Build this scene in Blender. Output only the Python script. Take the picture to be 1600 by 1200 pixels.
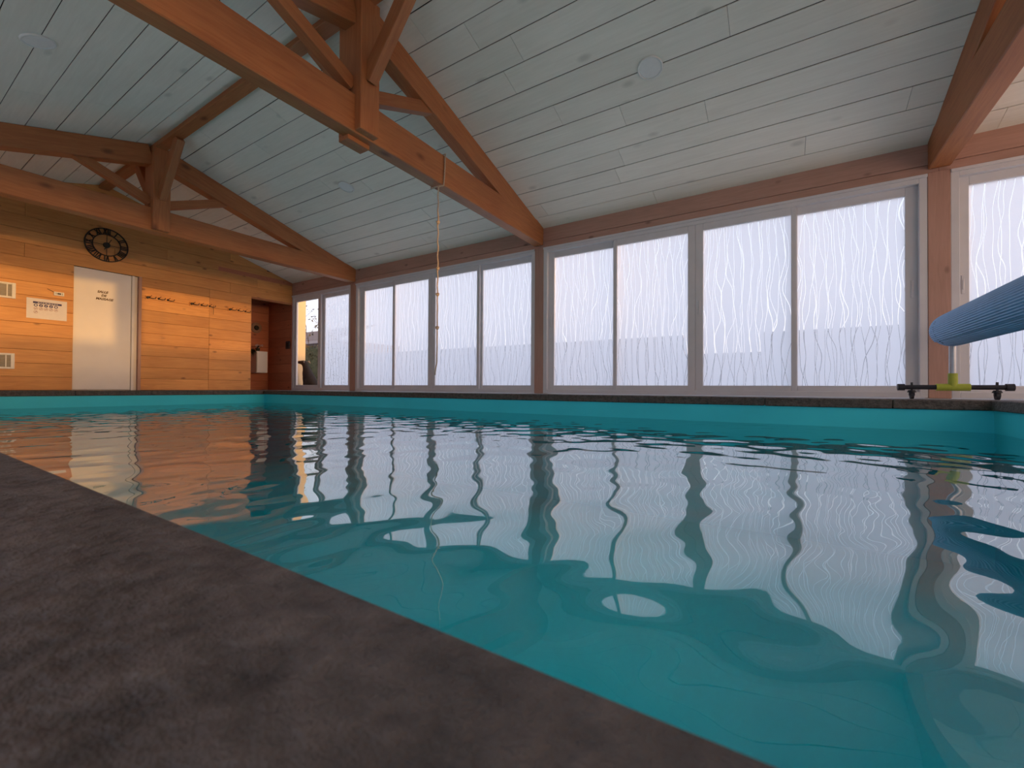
import bpy, bmesh, math, random
import numpy as np
from mathutils import Vector, Matrix

random.seed(11)
rng = np.random.default_rng(5)
S = bpy.context.scene
COL = S.collection
for o in list(bpy.data.objects):
    bpy.data.objects.remove(o, do_unlink=True)

# ------------------------------------------------------------------ camera
F_PX, YAW, PITCH, ROLL = 671.03, math.radians(32.294), math.radians(.5864), math.radians(.3356)
CAM_H = 0.075
cam_d = bpy.data.cameras.new('camera')
cam = bpy.data.objects.new('camera', cam_d)
COL.objects.link(cam)
cam_d.sensor_width = 36.0
cam_d.lens = F_PX / 1600 * 36.0
cam_d.clip_start = 0.005
cam_d.clip_end = 400
cam.matrix_world = (Matrix.Translation((0, 0, CAM_H)) @ Matrix.Rotation(YAW, 4, 'Z')
                    @ Matrix.Rotation(math.pi / 2 + PITCH, 4, 'X') @ Matrix.Rotation(ROLL, 4, 'Z'))
cam_d.dof.use_dof = True
cam_d.dof.focus_distance = 4.0
cam_d.dof.aperture_fstop = 15.0
S.camera = cam

# ------------------------------------------------------------------ world, sun, exposure
SUN_AZ, SUN_EL = math.radians(88.4), math.radians(.9)          # from +Y towards +X
SUN_DIR = Vector((math.sin(SUN_AZ) * math.cos(SUN_EL), math.cos(SUN_AZ) * math.cos(SUN_EL), math.sin(SUN_EL)))
SKY_STRENGTH, SUN_STRENGTH, SCATTER_STRENGTH = 1.6, 3.0, 7.5

def build_world():
    w = bpy.data.worlds.new('evening_sky')
    S.world = w
    w.use_nodes = True
    nt = w.node_tree
    nt.nodes.clear()
    N, L = nt.nodes.new, nt.links.new
    tc = N('ShaderNodeTexCoord')
    sep = N('ShaderNodeSeparateXYZ'); L(tc.outputs['Generated'], sep.inputs[0])
    ramp = N('ShaderNodeValToRGB')
    cr = ramp.color_ramp
    cr.elements[0].position = 0.0; cr.elements[0].color = (.88, .80, .80, 1)
    cr.elements[1].position = 1.0; cr.elements[1].color = (.50, .60, .86, 1)
    e = cr.elements.new(.12); e.color = (.82, .80, .86, 1)
    e = cr.elements.new(.35); e.color = (.68, .74, .91, 1)
    L(sep.outputs['Z'], ramp.inputs[0])
    dot = N('ShaderNodeVectorMath'); dot.operation = 'DOT_PRODUCT'
    L(tc.outputs['Generated'], dot.inputs[0]); dot.inputs[1].default_value = SUN_DIR
    mx = N('ShaderNodeMath'); mx.operation = 'MAXIMUM'; L(dot.outputs['Value'], mx.inputs[0]); mx.inputs[1].default_value = 0
    pw = N('ShaderNodeMath'); pw.operation = 'POWER'; L(mx.outputs[0], pw.inputs[0]); pw.inputs[1].default_value = 5.0
    glow = N('ShaderNodeMixRGB'); glow.blend_type = 'ADD'
    L(pw.outputs[0], glow.inputs[0]); L(ramp.outputs[0], glow.inputs[1]); glow.inputs[2].default_value = (.85, .42, .12, 1)
    bg = N('ShaderNodeBackground'); L(glow.outputs[0], bg.inputs[0]); bg.inputs[1].default_value = SKY_STRENGTH
    out = N('ShaderNodeOutputWorld'); L(bg.outputs[0], out.inputs[0])
build_world()
# the low sun: its disc, plus a wide lamp added for frosted-pane scatter
for nm, en, ang, colr in (('sun', SUN_STRENGTH, .6, (1.0, .50, .12)), ('film_scatter_sun', SCATTER_STRENGTH, 12.0, (1.0, .52, .17))):
    ld = bpy.data.lights.new(nm, 'SUN')
    ld.energy = en
    ld.color = colr
    ld.angle = math.radians(ang)
    lo_ = bpy.data.objects.new(nm, ld)
    COL.objects.link(lo_)
    lo_.rotation_euler = SUN_DIR.to_track_quat('Z', 'Y').to_euler()
    lo_.location = (20, 14, 6)

S.view_settings.view_transform = 'Standard'
S.view_settings.look = 'None'
S.view_settings.exposure = -0.06
S.view_settings.gamma = 1.0
S.view_settings.use_curve_mapping = False
cy = S.cycles
cy.use_denoising = True
cy.max_bounces = 8
cy.use_adaptive_sampling = True
cy.adaptive_threshold = .03
cy.adaptive_min_samples = 16
cy.diffuse_bounces = 4
cy.glossy_bounces = 5
cy.transmission_bounces = 8
cy.transparent_max_bounces = 10
cy.sample_clamp_indirect = 6.0
cy.caustics_reflective = True
cy.caustics_refractive = True
cy.blur_glossy = 0.6

# ------------------------------------------------------------------ materials
def mat_new(name):
    m = bpy.data.materials.new(name)
    m.use_nodes = True
    nt = m.node_tree
    b = nt.nodes.get('Principled BSDF')
    return m, nt, b, nt.nodes.new, nt.links.new

def rgb(c): return (c[0], c[1], c[2], 1)

def plain(name, col, rough=.5, metal=0.0, var=.12, scale=30.0, bump=0.0):
    m, nt, b, N, L = mat_new(name)
    tc = N('ShaderNodeTexCoord')
    nz = N('ShaderNodeTexNoise'); nz.inputs['Scale'].default_value = scale; nz.inputs['Detail'].default_value = 3
    L(tc.outputs['Object'], nz.inputs['Vector'])
    r = N('ShaderNodeValToRGB')
    r.color_ramp.elements[0].position = .3; r.color_ramp.elements[0].color = rgb([c * (1 - var) for c in col])
    r.color_ramp.elements[1].position = .7; r.color_ramp.elements[1].color = rgb([min(1, c * (1 + var)) for c in col])
    L(nz.outputs[0], r.inputs[0]); L(r.outputs[0], b.inputs['Base Color'])
    b.inputs['Roughness'].default_value = rough
    b.inputs['Metallic'].default_value = metal
    b.inputs['Specular IOR Level'].default_value = .3
    if bump:
        bp = N('ShaderNodeBump'); bp.inputs['Strength'].default_value = bump; bp.inputs['Distance'].default_value = .004
        L(nz.outputs[0], bp.inputs['Height']); L(bp.outputs[0], b.inputs['Normal'])
    return m

def wood(name, c_lo, c_hi, c_knot, rough=.55, grain=1.0, knots=.75, knot_scale=2.6, bump=.25, hue_var=.25):
    """boards along local X: stretched grain, growth streaks, knots, each board its own shade"""
    m, nt, b, N, L = mat_new(name)
    tc = N('ShaderNodeTexCoord'); oi = N('ShaderNodeObjectInfo')
    sh = N('ShaderNodeVectorMath'); sh.operation = 'MULTIPLY_ADD'
    cmb = N('ShaderNodeCombineXYZ')
    for i in range(3): L(oi.outputs['Random'], cmb.inputs[i])
    L(cmb.outputs[0], sh.inputs[0]); sh.inputs[1].default_value = (37, 19, 53); L(tc.outputs['Object'], sh.inputs[2])
    mp = N('ShaderNodeMapping'); mp.inputs['Scale'].default_value = (1.3 * grain, 16 * grain, 16 * grain)
    L(sh.outputs[0], mp.inputs[0])
    n1 = N('ShaderNodeTexNoise'); n1.inputs['Scale'].default_value = 2.0; n1.inputs['Detail'].default_value = 5; n1.inputs['Distortion'].default_value = 1.2
    L(mp.outputs[0], n1.inputs['Vector'])
    n2 = N('ShaderNodeTexNoise'); n2.inputs['Scale'].default_value = 1.6; n2.inputs['Detail'].default_value = 2
    L(sh.outputs[0], n2.inputs['Vector'])
    add = N('ShaderNodeMath'); add.operation = 'MULTIPLY_ADD'; L(n1.outputs[0], add.inputs[0]); add.inputs[1].default_value = .6
    mul = N('ShaderNodeMath'); mul.operation = 'MULTIPLY'; L(n2.outputs[0], mul.inputs[0]); mul.inputs[1].default_value = .4
    L(mul.outputs[0], add.inputs[2])
    ramp = N('ShaderNodeValToRGB')
    ramp.color_ramp.elements[0].position = .33; ramp.color_ramp.elements[0].color = rgb(c_lo)
    ramp.color_ramp.elements[1].position = .66; ramp.color_ramp.elements[1].color = rgb(c_hi)
    L(add.outputs[0], ramp.inputs[0])
    # knots
    mk = N('ShaderNodeMapping'); mk.inputs['Scale'].default_value = (knot_scale, knot_scale * 1.9, knot_scale * 1.9)
    L(sh.outputs[0], mk.inputs[0])
    vo = N('ShaderNodeTexVoronoi'); vo.feature = 'F1'; vo.inputs['Scale'].default_value = 1.0; vo.inputs['Randomness'].default_value = 1
    L(mk.outputs[0], vo.inputs['Vector'])
    kr = N('ShaderNodeValToRGB'); kr.color_ramp.elements[0].position = .05; kr.color_ramp.elements[0].color = (1, 1, 1, 1)
    kr.color_ramp.elements[1].position = .14; kr.color_ramp.elements[1].color = (0, 0, 0, 1)
    L(vo.outputs['Distance'], kr.inputs[0])
    km = N('ShaderNodeMath'); km.operation = 'MULTIPLY'; L(kr.outputs[0], km.inputs[0]); km.inputs[1].default_value = knots
    mx = N('ShaderNodeMixRGB'); L(km.outputs[0], mx.inputs[0]); L(ramp.outputs[0], mx.inputs[1]); mx.inputs[2].default_value = rgb(c_knot)
    hv = N('ShaderNodeHueSaturation')
    vm = N('ShaderNodeMapRange'); L(oi.outputs['Random'], vm.inputs[0])
    vm.inputs['To Min'].default_value = 1 - hue_var; vm.inputs['To Max'].default_value = 1 + hue_var * .6
    L(vm.outputs[0], hv.inputs['Value']); L(mx.outputs[0], hv.inputs['Color'])
    L(hv.outputs[0], b.inputs['Base Color'])
    b.inputs['Roughness'].default_value = rough
    bp = N('ShaderNodeBump'); bp.inputs['Strength'].default_value = bump; bp.inputs['Distance'].default_value = .003
    L(n1.outputs[0], bp.inputs['Height']); L(bp.outputs[0], b.inputs['Normal'])
    return m

M = {}
M['plank_wall'] = wood('honey_pine_boards', (.56, .23, .062), (.72, .34, .10), (.17, .05, .014), rough=.5, hue_var=.16)
M['beam'] = wood('orange_pine_beams', (.32, .105, .034), (.45, .172, .058), (.11, .03, .01), rough=.55, knot_scale=1.6, hue_var=.1)
M['alcove'] = wood('red_brown_alcove_boards', (.50, .155, .072), (.62, .21, .10), (.15, .045, .02), rough=.6, hue_var=.12)
M['post'] = wood('red_brown_timber', (.41, .235, .175), (.51, .295, .225), (.16, .075, .055), rough=.55, hue_var=.08)
M['white_plank'] = wood('whitewashed_boards', (.80, .76, .64), (.89, .85, .73), (.44, .42, .33), rough=.6, knots=.45, knot_scale=1.7, bump=.12, hue_var=.035, grain=.8)
M['dark_gap'] = plain('dark_gap', (.03, .025, .02), .9)
M['frame'] = plain('pale_aluminium', (.68, .67, .68), .42, var=.03, scale=6)
M['white_door'] = plain('white_door_paint', (.80, .76, .72), .45, var=.03, scale=3)
M['white_plastic'] = plain('white_plastic', (.80, .78, .72), .45, var=.03)
M['grey_slat'] = plain('grey_slats', (.45, .42, .36), .5, var=.05)
M['black_metal'] = plain('black_iron', (.035, .026, .02), .55, var=.2)
M['dark_plastic'] = plain('dark_plastic', (.03, .032, .04), .45)
M['black'] = plain('black_print', (.02, .018, .016), .7)
M['brown_ink'] = plain('brown_ink', (.10, .055, .02), .7)
M['paper'] = plain('paper', (.80, .76, .74), .75, var=.02)
M['navy'] = plain('navy_print', (.06, .055, .14), .7)
M['red_print'] = plain('red_print', (.40, .16, .13), .7)
M['steel'] = plain('brushed_steel', (.42, .43, .45), .4, metal=1.0, var=.05)
M['lime'] = plain('lime_plastic', (.42, .48, .06), .45, var=.06)
M['rope'] = plain('hemp_rope', (.50, .38, .27), .9, var=.25, scale=120)
M['lamp_white'] = plain('lamp_diffuser', (.80, .79, .74), .4, var=.02)
M['cover'] = plain('blue_foam', (.25, .45, .72), .6, var=.06, scale=14)
M['liner'] = plain('turquoise_liner', (.055, .72, .83), .5, var=.04, scale=2)
M['stucco'] = plain('cream_stucco', (.46, .40, .29), .9, var=.05, scale=60)
M['flower'] = plain('pale_petals', (.72, .55, .50), .6)
M['leaf_dark'] = plain('dark_leaves', (.03, .035, .02), .6, var=.3)
M['mirror_wood'] = plain('pale_ring', (.36, .20, .12), .5)
M['dog'] = plain('dark_fur', (.022, .017, .014), .8, var=.35, scale=40, bump=.3)
M['dog_pale'] = plain('pale_fur', (.40, .33, .27), .8, var=.2)
M['bark'] = plain('bark', (.06, .045, .035), .9, var=.3)
M['leaf'] = plain('autumn_leaf', (.06, .055, .03), .7, var=.3)
M['hedge'] = plain('hedge_leaf', (.085, .075, .03), .8, var=.5, scale=20)
M['garden_wall'] = plain('garden_wall_render', (.50, .51, .54), .9, var=.1, scale=4)
M['roof_tile'] = plain('weathered_roof_tile', (.22, .15, .12), .85, var=.25, scale=8)
M['shed_wall'] = plain('shed_wall', (.16, .13, .12), .9, var=.2)
M['eaves'] = plain('eaves_paint', (.36, .29, .27), .8)
M['gravel'] = plain('gravel', (.60, .575, .55), .95, var=.12, scale=60)

def stone_mat(name, lo, hi, disp):
    m, nt, b, N, L = mat_new(name)
    tc = N('ShaderNodeTexCoord')
    n1 = N('ShaderNodeTexNoise'); n1.inputs['Scale'].default_value = 70; n1.inputs['Detail'].default_value = 5; n1.inputs['Roughness'].default_value = .62
    n2 = N('ShaderNodeTexNoise'); n2.inputs['Scale'].default_value = 24; n2.inputs['Detail'].default_value = 3
    L(tc.outputs['Object'], n1.inputs['Vector']); L(tc.outputs['Object'], n2.inputs['Vector'])
    av = N('ShaderNodeMath'); av.operation = 'MULTIPLY_ADD'; L(n1.outputs[0], av.inputs[0]); av.inputs[1].default_value = .55
    m2 = N('ShaderNodeMath'); m2.operation = 'MULTIPLY'; L(n2.outputs[0], m2.inputs[0]); m2.inputs[1].default_value = .45
    L(m2.outputs[0], av.inputs[2])
    r = N('ShaderNodeValToRGB')
    r.color_ramp.elements[0].position = .34; r.color_ramp.elements[0].color = rgb(lo)
    r.color_ramp.elements[1].position = .66; r.color_ramp.elements[1].color = rgb(hi)
    L(av.outputs[0], r.inputs[0]); L(r.outputs[0], b.inputs['Base Color'])
    b.inputs['Roughness'].default_value = .62
    bp = N('ShaderNodeBump'); bp.inputs['Strength'].default_value = .8; bp.inputs['Distance'].default_value = disp
    L(av.outputs[0], bp.inputs['Height']); L(bp.outputs[0], b.inputs['Normal'])
    return m
M['coping'] = stone_mat('dark_slate', (.034, .027, .023), (.155, .124, .104), .020)
M['deck'] = stone_mat('deck_tile', (.30, .28, .27), (.40, .38, .37), .004)

def glass_mats():
    # clear sheet: straight transmission with a grazing-angle reflection
    m = bpy.data.materials.new('clear_glass'); m.use_nodes = True
    nt = m.node_tree; nt.nodes.clear(); N, L = nt.nodes.new, nt.links.new
    tr = N('ShaderNodeBsdfTransparent'); tr.inputs[0].default_value = (.97, .98, .98, 1)
    gl = N('ShaderNodeBsdfGlossy'); gl.inputs['Roughness'].default_value = .02
    lw = N('ShaderNodeLayerWeight'); lw.inputs[0].default_value = .5
    p = N('ShaderNodeMath'); p.operation = 'POWER'; L(lw.outputs['Facing'], p.inputs[0]); p.inputs[1].default_value = 5
    q = N('ShaderNodeMath'); q.operation = 'MULTIPLY_ADD'; L(p.outputs[0], q.inputs[0]); q.inputs[1].default_value = .6; q.inputs[2].default_value = .04
    mx = N('ShaderNodeMixShader'); L(q.outputs[0], mx.inputs[0]); L(tr.outputs[0], mx.inputs[1]); L(gl.outputs[0], mx.inputs[2])
    o = N('ShaderNodeOutputMaterial'); L(mx.outputs[0], o.inputs[0])
    M['glass'] = m
    m = bpy.data.materials.new('outer_glass_face'); m.use_nodes = True
    nt = m.node_tree; nt.nodes.clear(); N, L = nt.nodes.new, nt.links.new
    tr = N('ShaderNodeBsdfTransparent'); tr.inputs[0].default_value = (.98, .985, .99, 1)
    o = N('ShaderNodeOutputMaterial'); L(tr.outputs[0], o.inputs[0])
    M['glass_outer'] = m
    # frosted film with clear wandering vertical lines
    def film(name, density, speck, clear=.01):
        m = bpy.data.materials.new(name); m.use_nodes = True
        nt = m.node_tree; nt.nodes.clear(); N, L = nt.nodes.new, nt.links.new
        tc = N('ShaderNodeTexCoord'); oi = N('ShaderNodeObjectInfo')
        sep = N('ShaderNodeSeparateXYZ'); L(tc.outputs['Object'], sep.inputs[0])
        def math_(op, a, bb, c=None):
            n = N('ShaderNodeMath'); n.operation = op
            for i, v in enumerate((a, bb, c)):
                if v is None: continue
                if isinstance(v, (int, float)): n.inputs[i].default_value = v
                else: L(v, n.inputs[i])
            return n.outputs[0]
        outs = []
        for k, (dn, hw) in enumerate(((.66, .022), (.57, .020), (.48, .018))):
            cx = math_('MULTIPLY_ADD', oi.outputs['Random'], 61.0, 13.7 * k)
            vx = math_('MULTIPLY_ADD', sep.outputs['X'], 2.6, cx)
            vz = math_('MULTIPLY', sep.outputs['Z'], 1.25 + .2 * k)
            cb = N('ShaderNodeCombineXYZ'); L(vx, cb.inputs[0]); L(vz, cb.inputs[1])
            nz = N('ShaderNodeTexNoise'); nz.noise_dimensions = '2D'; nz.inputs['Scale'].default_value = 1.0; nz.inputs['Detail'].default_value = .8
            L(cb.outputs[0], nz.inputs['Vector'])
            u0 = math_('MULTIPLY', sep.outputs['X'], density * dn)
            u = math_('MULTIPLY_ADD', nz.outputs[0], 1.9, u0)
            fr = math_('FRACT', u, 0)
            d = math_('ABSOLUTE', math_('SUBTRACT', fr, .5), 0)
            outs.append(math_('LESS_THAN', d, hw))
        ln = math_('MAXIMUM', math_('MAXIMUM', outs[0], outs[1]), outs[2])
        if speck:
            vo = N('ShaderNodeTexVoronoi'); vo.inputs['Scale'].default_value = 22
            L(tc.outputs['Object'], vo.inputs['Vector'])
            ln = math_('MAXIMUM', math_('MULTIPLY', ln, .8), math_('LESS_THAN', vo.outputs['Distance'], .17))
        tl = N('ShaderNodeBsdfTranslucent'); tl.inputs[0].default_value = (.93, .94, .96, 1)
        t1 = N('ShaderNodeBsdfTransparent'); t1.inputs[0].default_value = (1, 1, 1, 1)
        t2 = N('ShaderNodeBsdfTransparent'); t2.inputs[0].default_value = (.95, .95, .95, 1)
        rf = N('ShaderNodeBsdfRefraction'); rf.inputs['Color'].default_value = (.95, .95, .96, 1)
        rf.inputs['Roughness'].default_value = .55; rf.inputs['IOR'].default_value = 1.4
        f0 = N('ShaderNodeMixShader'); f0.inputs[0].default_value = .02; L(tl.outputs[0], f0.inputs[1]); L(rf.outputs[0], f0.inputs[2])
        f = N('ShaderNodeMixShader'); f.inputs[0].default_value = clear; L(f0.outputs[0], f.inputs[1]); L(t1.outputs[0], f.inputs[2])
        g = N('ShaderNodeMixShader'); L(math_('MULTIPLY', ln, .8), g.inputs[0]); L(f.outputs[0], g.inputs[1]); L(t2.outputs[0], g.inputs[2])
        o = N('ShaderNodeOutputMaterial'); L(g.outputs[0], o.inputs[0])
        return m
    M['film'] = film('frosted_film_with_clear_lines', 17.0, False)
    M['film_thin'] = film('thin_frosted_film', 17.0, False, .38)
    M['film_drops'] = film('frosted_film_with_drops', 17.0, True)
glass_mats()

def water_mat():
    m = bpy.data.materials.new('pool_water'); m.use_nodes = True
    nt = m.node_tree; nt.nodes.clear(); N, L = nt.nodes.new, nt.links.new
    tr = N('ShaderNodeBsdfTransparent')
    gl = N('ShaderNodeBsdfGlossy'); gl.inputs['Roughness'].default_value = 0.0
    lw = N('ShaderNodeLayerWeight'); lw.inputs[0].default_value = .5
    p = N('ShaderNodeMath'); p.operation = 'POWER'; L(lw.outputs['Facing'], p.inputs[0]); p.inputs[1].default_value = 2.95
    q = N('ShaderNodeMath'); q.operation = 'MULTIPLY_ADD'; L(p.outputs[0], q.inputs[0]); q.inputs[1].default_value = .97; q.inputs[2].default_value = .02
    g = N('ShaderNodeMixShader'); L(q.outputs[0], g.inputs[0]); L(tr.outputs[0], g.inputs[1]); L(gl.outputs[0], g.inputs[2])
    va = N('ShaderNodeVolumeAbsorption'); va.inputs[0].default_value = (.0, .985, .988, 1); va.inputs[1].default_value = 1.1
    o = N('ShaderNodeOutputMaterial'); L(g.outputs[0], o.inputs[0]); L(va.outputs[0], o.inputs['Volume'])
    return m
M['water'] = water_mat()

# ------------------------------------------------------------------ builders
WM = {}          # world matrix of every object made

def register(o, mw, parent=None):
    COL.objects.link(o)
    if parent is not None:
        o.parent = parent
        o.matrix_parent_inverse = WM[parent].inverted()
    o.matrix_basis = mw
    WM[o] = mw.copy()
    return o

def empty(name, loc=(0, 0, 0)):
    o = bpy.data.objects.new(name, None)
    o.empty_display_size = .1
    return register(o, Matrix.Translation(loc))

def thing(name, label, cat, loc=(0, 0, 0), group=None):
    return tag(empty(name, loc), label, cat, group)

def tag(o, label, cat, group=None, kind=None):
    o['label'] = label
    o['category'] = cat
    if group: o['group'] = group
    if kind: o['kind'] = kind
    return o

def structure(o, label=None):
    o['kind'] = 'structure'
    if label: o['label'] = label
    return o

def mesh_from(name, bm, mat, smooth=False):
    me = bpy.data.meshes.new(name)
    bm.normal_update()
    bm.to_mesh(me); bm.free()
    for mm in (mat if isinstance(mat, (list, tuple)) else [mat]): me.materials.append(mm)
    if smooth:
        for p in me.polygons: p.use_smooth = True
    return me

def obj(name, bm, mat, parent=None, mw=None, smooth=False):
    me = mesh_from(name, bm, mat, smooth)
    return register(bpy.data.objects.new(name, me), mw or Matrix.Identity(4), parent)

def add_box(bm, lo, hi, bevel=0.0):
    lo, hi = Vector(lo), Vector(hi)
    c = (lo + hi) / 2; d = hi - lo
    r = bmesh.ops.create_cube(bm, size=1.0, matrix=Matrix.Translation(c) @ Matrix.Diagonal((d.x, d.y, d.z, 1)))
    if bevel:
        es = set()
        for v in r['verts']: es.update(v.link_edges)
        bmesh.ops.bevel(bm, geom=list(es), offset=bevel, segments=1, affect='EDGES', profile=.5)
    return bm

def box(name, lo, hi, mat, parent=None, bevel=0.0, mw=None):
    bm = bmesh.new(); add_box(bm, lo, hi, bevel)
    return obj(name, bm, mat, parent, mw)

_bar_cache = {}
def bar(name, p0, p1, w, h, mat, parent=None, up=(0, 0, 1), bevel=.004):
    """square timber from p0 to p1: local X runs along it, w across, h in the up direction (mesh shared by size)"""
    p0, p1 = Vector(p0), Vector(p1)
    x = (p1 - p0); ln = x.length; x.normalize()
    y = Vector(up).cross(x).normalized(); z = x.cross(y)
    mw = Matrix((x, y, z)).transposed().to_4x4(); mw.translation = (p0 + p1) / 2
    key = (round(ln, 4), w, h, mat.name, bevel, name)
    if key not in _bar_cache:
        bm = bmesh.new(); add_box(bm, (-ln / 2, -w / 2, -h / 2), (ln / 2, w / 2, h / 2), bevel)
        _bar_cache[key] = mesh_from(name, bm, mat)
    return register(bpy.data.objects.new(name, _bar_cache[key]), mw, parent)

def add_cyl(bm, p0, p1, r0, r1=None, seg=16, caps=True):
    p0, p1 = Vector(p0), Vector(p1)
    r1 = r0 if r1 is None else r1
    d = p1 - p0
    q = d.normalized().to_track_quat('Z', 'Y').to_matrix().to_4x4()
    bmesh.ops.create_cone(bm, cap_ends=caps, segments=seg, radius1=r0, radius2=r1, depth=d.length,
                          matrix=Matrix.Translation((p0 + p1) / 2) @ q)
    return bm

def add_tube(bm, pts, r, seg=8):
    pts = [Vector(p) for p in pts]
    rs = r if isinstance(r, (list, tuple)) else [r] * len(pts)
    rings = []
    ref = Vector((.31, .77, .55))
    for i, p in enumerate(pts):
        t = (pts[min(i + 1, len(pts) - 1)] - pts[max(i - 1, 0)]).normalized()
        a = t.cross(ref)
        if a.length < 1e-3: a = t.cross(Vector((1, 0, 0)))
        a.normalize(); b = t.cross(a)
        rings.append([bm.verts.new(p + (a * math.cos(k * 2 * math.pi / seg) + b * math.sin(k * 2 * math.pi / seg)) * rs[i]) for k in range(seg)])
    for i in range(len(rings) - 1):
        for k in range(seg):
            bm.faces.new((rings[i][k], rings[i][(k + 1) % seg], rings[i + 1][(k + 1) % seg], rings[i + 1][k]))
    bm.faces.new(rings[0][::-1]); bm.faces.new(rings[-1])
    return bm

def add_ring(bm, c, r_out, r_in, x0, x1, seg=40):
    """flat ring in the YZ plane between x0 and x1"""
    V = []
    for k in range(seg):
        a = k * 2 * math.pi / seg; cs, sn = math.cos(a), math.sin(a)
        V.append([bm.verts.new((x, c[1] + r * cs, c[2] + r * sn)) for r, x in ((r_out, x0), (r_out, x1), (r_in, x1), (r_in, x0))])
    for k in range(seg):
        a, b = V[k], V[(k + 1) % seg]
        for j in range(4):
            bm.faces.new((a[j], a[(j + 1) % 4], b[(j + 1) % 4], b[j]))
    bmesh.ops.recalc_face_normals(bm, faces=bm.faces)
    return bm

# ------------------------------------------------------------------ dimensions (metres, floor at z = 0)
XE, XR = -9.85, 3.55             # door end wall, far end behind the camera's right
YW, YB = 5.80, -0.86             # window wall, wall behind the camera
YRIDGE, ZEAVE, SLOPE = 2.47, 2.53, 0.297
ZRIDGE = ZEAVE + SLOPE * (YW - YRIDGE)
POOL = (-9.40, 1.42, 0.109, 4.95)
Z_WATER, Z_BOTTOM = -0.26, -1.35
COPE_T = 0.082
def zceil(y): return ZRIDGE - SLOPE * abs(y - YRIDGE)

# ------------------------------------------------------------------ floor
def build_floor():
    px0, px1, py0, py1 = POOL
    w = .34
    f = structure(empty('floor'))
    for i, (a, b) in enumerate((((XE - 1.3, py1 + w, -.12), (XR + .1, YW + .12, 0.0)),
                                ((XE - .1, YB - .1, -.12), (XR + .1, py0 - w, 0.0)),
                                ((XE - 1.3, py0 - w, -.12), (px0 - w, py1 + w, 0.0)),
                                ((px1 + w, py0 - w, -.12), (XR + .1, py1 + w, 0.0)))):
        box('deck', a, b, M['deck'], f)
build_floor()

def build_pool():
    px0, px1, py0, py1 = POOL
    t = .18
    root = thing('swimming_pool', 'long rectangular swimming pool with turquoise liner and dark stone edge', 'pool', (0, 0, 0))
    bm = bmesh.new()
    zt = -COPE_T
    add_box(bm, (px0 - t, py0 - t, Z_BOTTOM - t), (px1 + t, py1 + t, Z_BOTTOM))
    add_box(bm, (px0 - t, py0 - t, Z_BOTTOM), (px0, py1 + t, zt))
    add_box(bm, (px1, py0 - t, Z_BOTTOM), (px1 + t, py1 + t, zt))
    add_box(bm, (px0, py0 - t, Z_BOTTOM), (px1, py0, zt))
    add_box(bm, (px0, py1, Z_BOTTOM), (px1, py1 + t, zt))
    obj('liner', bm, M['liner'], root)
    # coping stones, one by one
    w, g, over = .34, .004, .025
    def stones(a0, a1, n, fixed0, fixed1, along, cuts=None):
        cuts = cuts or [a0 + (a1 - a0) * k / n for k in range(n + 1)]
        for k in range(len(cuts) - 1):
            c0, c1 = cuts[k] + g / 2, cuts[k + 1] - g / 2
            if along == 'x': lo, hi = (c0, fixed0, -COPE_T), (c1, fixed1, 0)
            else: lo, hi = (fixed0, c0, -COPE_T), (fixed1, c1, 0)
            mid = (Vector(lo) + Vector(hi)) / 2
            dz = random.uniform(-.001, .001)
            o = box('coping_stone', Vector(lo) - mid, Vector(hi) - mid, M['coping'], root, bevel=.007, mw=Matrix.Translation(mid + Vector((0, 0, dz))))
    stones(px0 - w, px1 + w, 12, py1 - over, py1 + w, 'x')
    near = [px0 - w, -8.7, -7.6, -6.5, -5.4, -4.3, -3.2, -2.15, -1.10, .62, px1 + w]
    stones(0, 0, 0, py0 - w - .0, py0, 'x', cuts=near)
    stones(py0, py1 - over, 5, px0 - w, px0 + over, 'y')
    stones(py0, py1 - over, 5, px1 - over, px1 + w, 'y')
build_pool()

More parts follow.
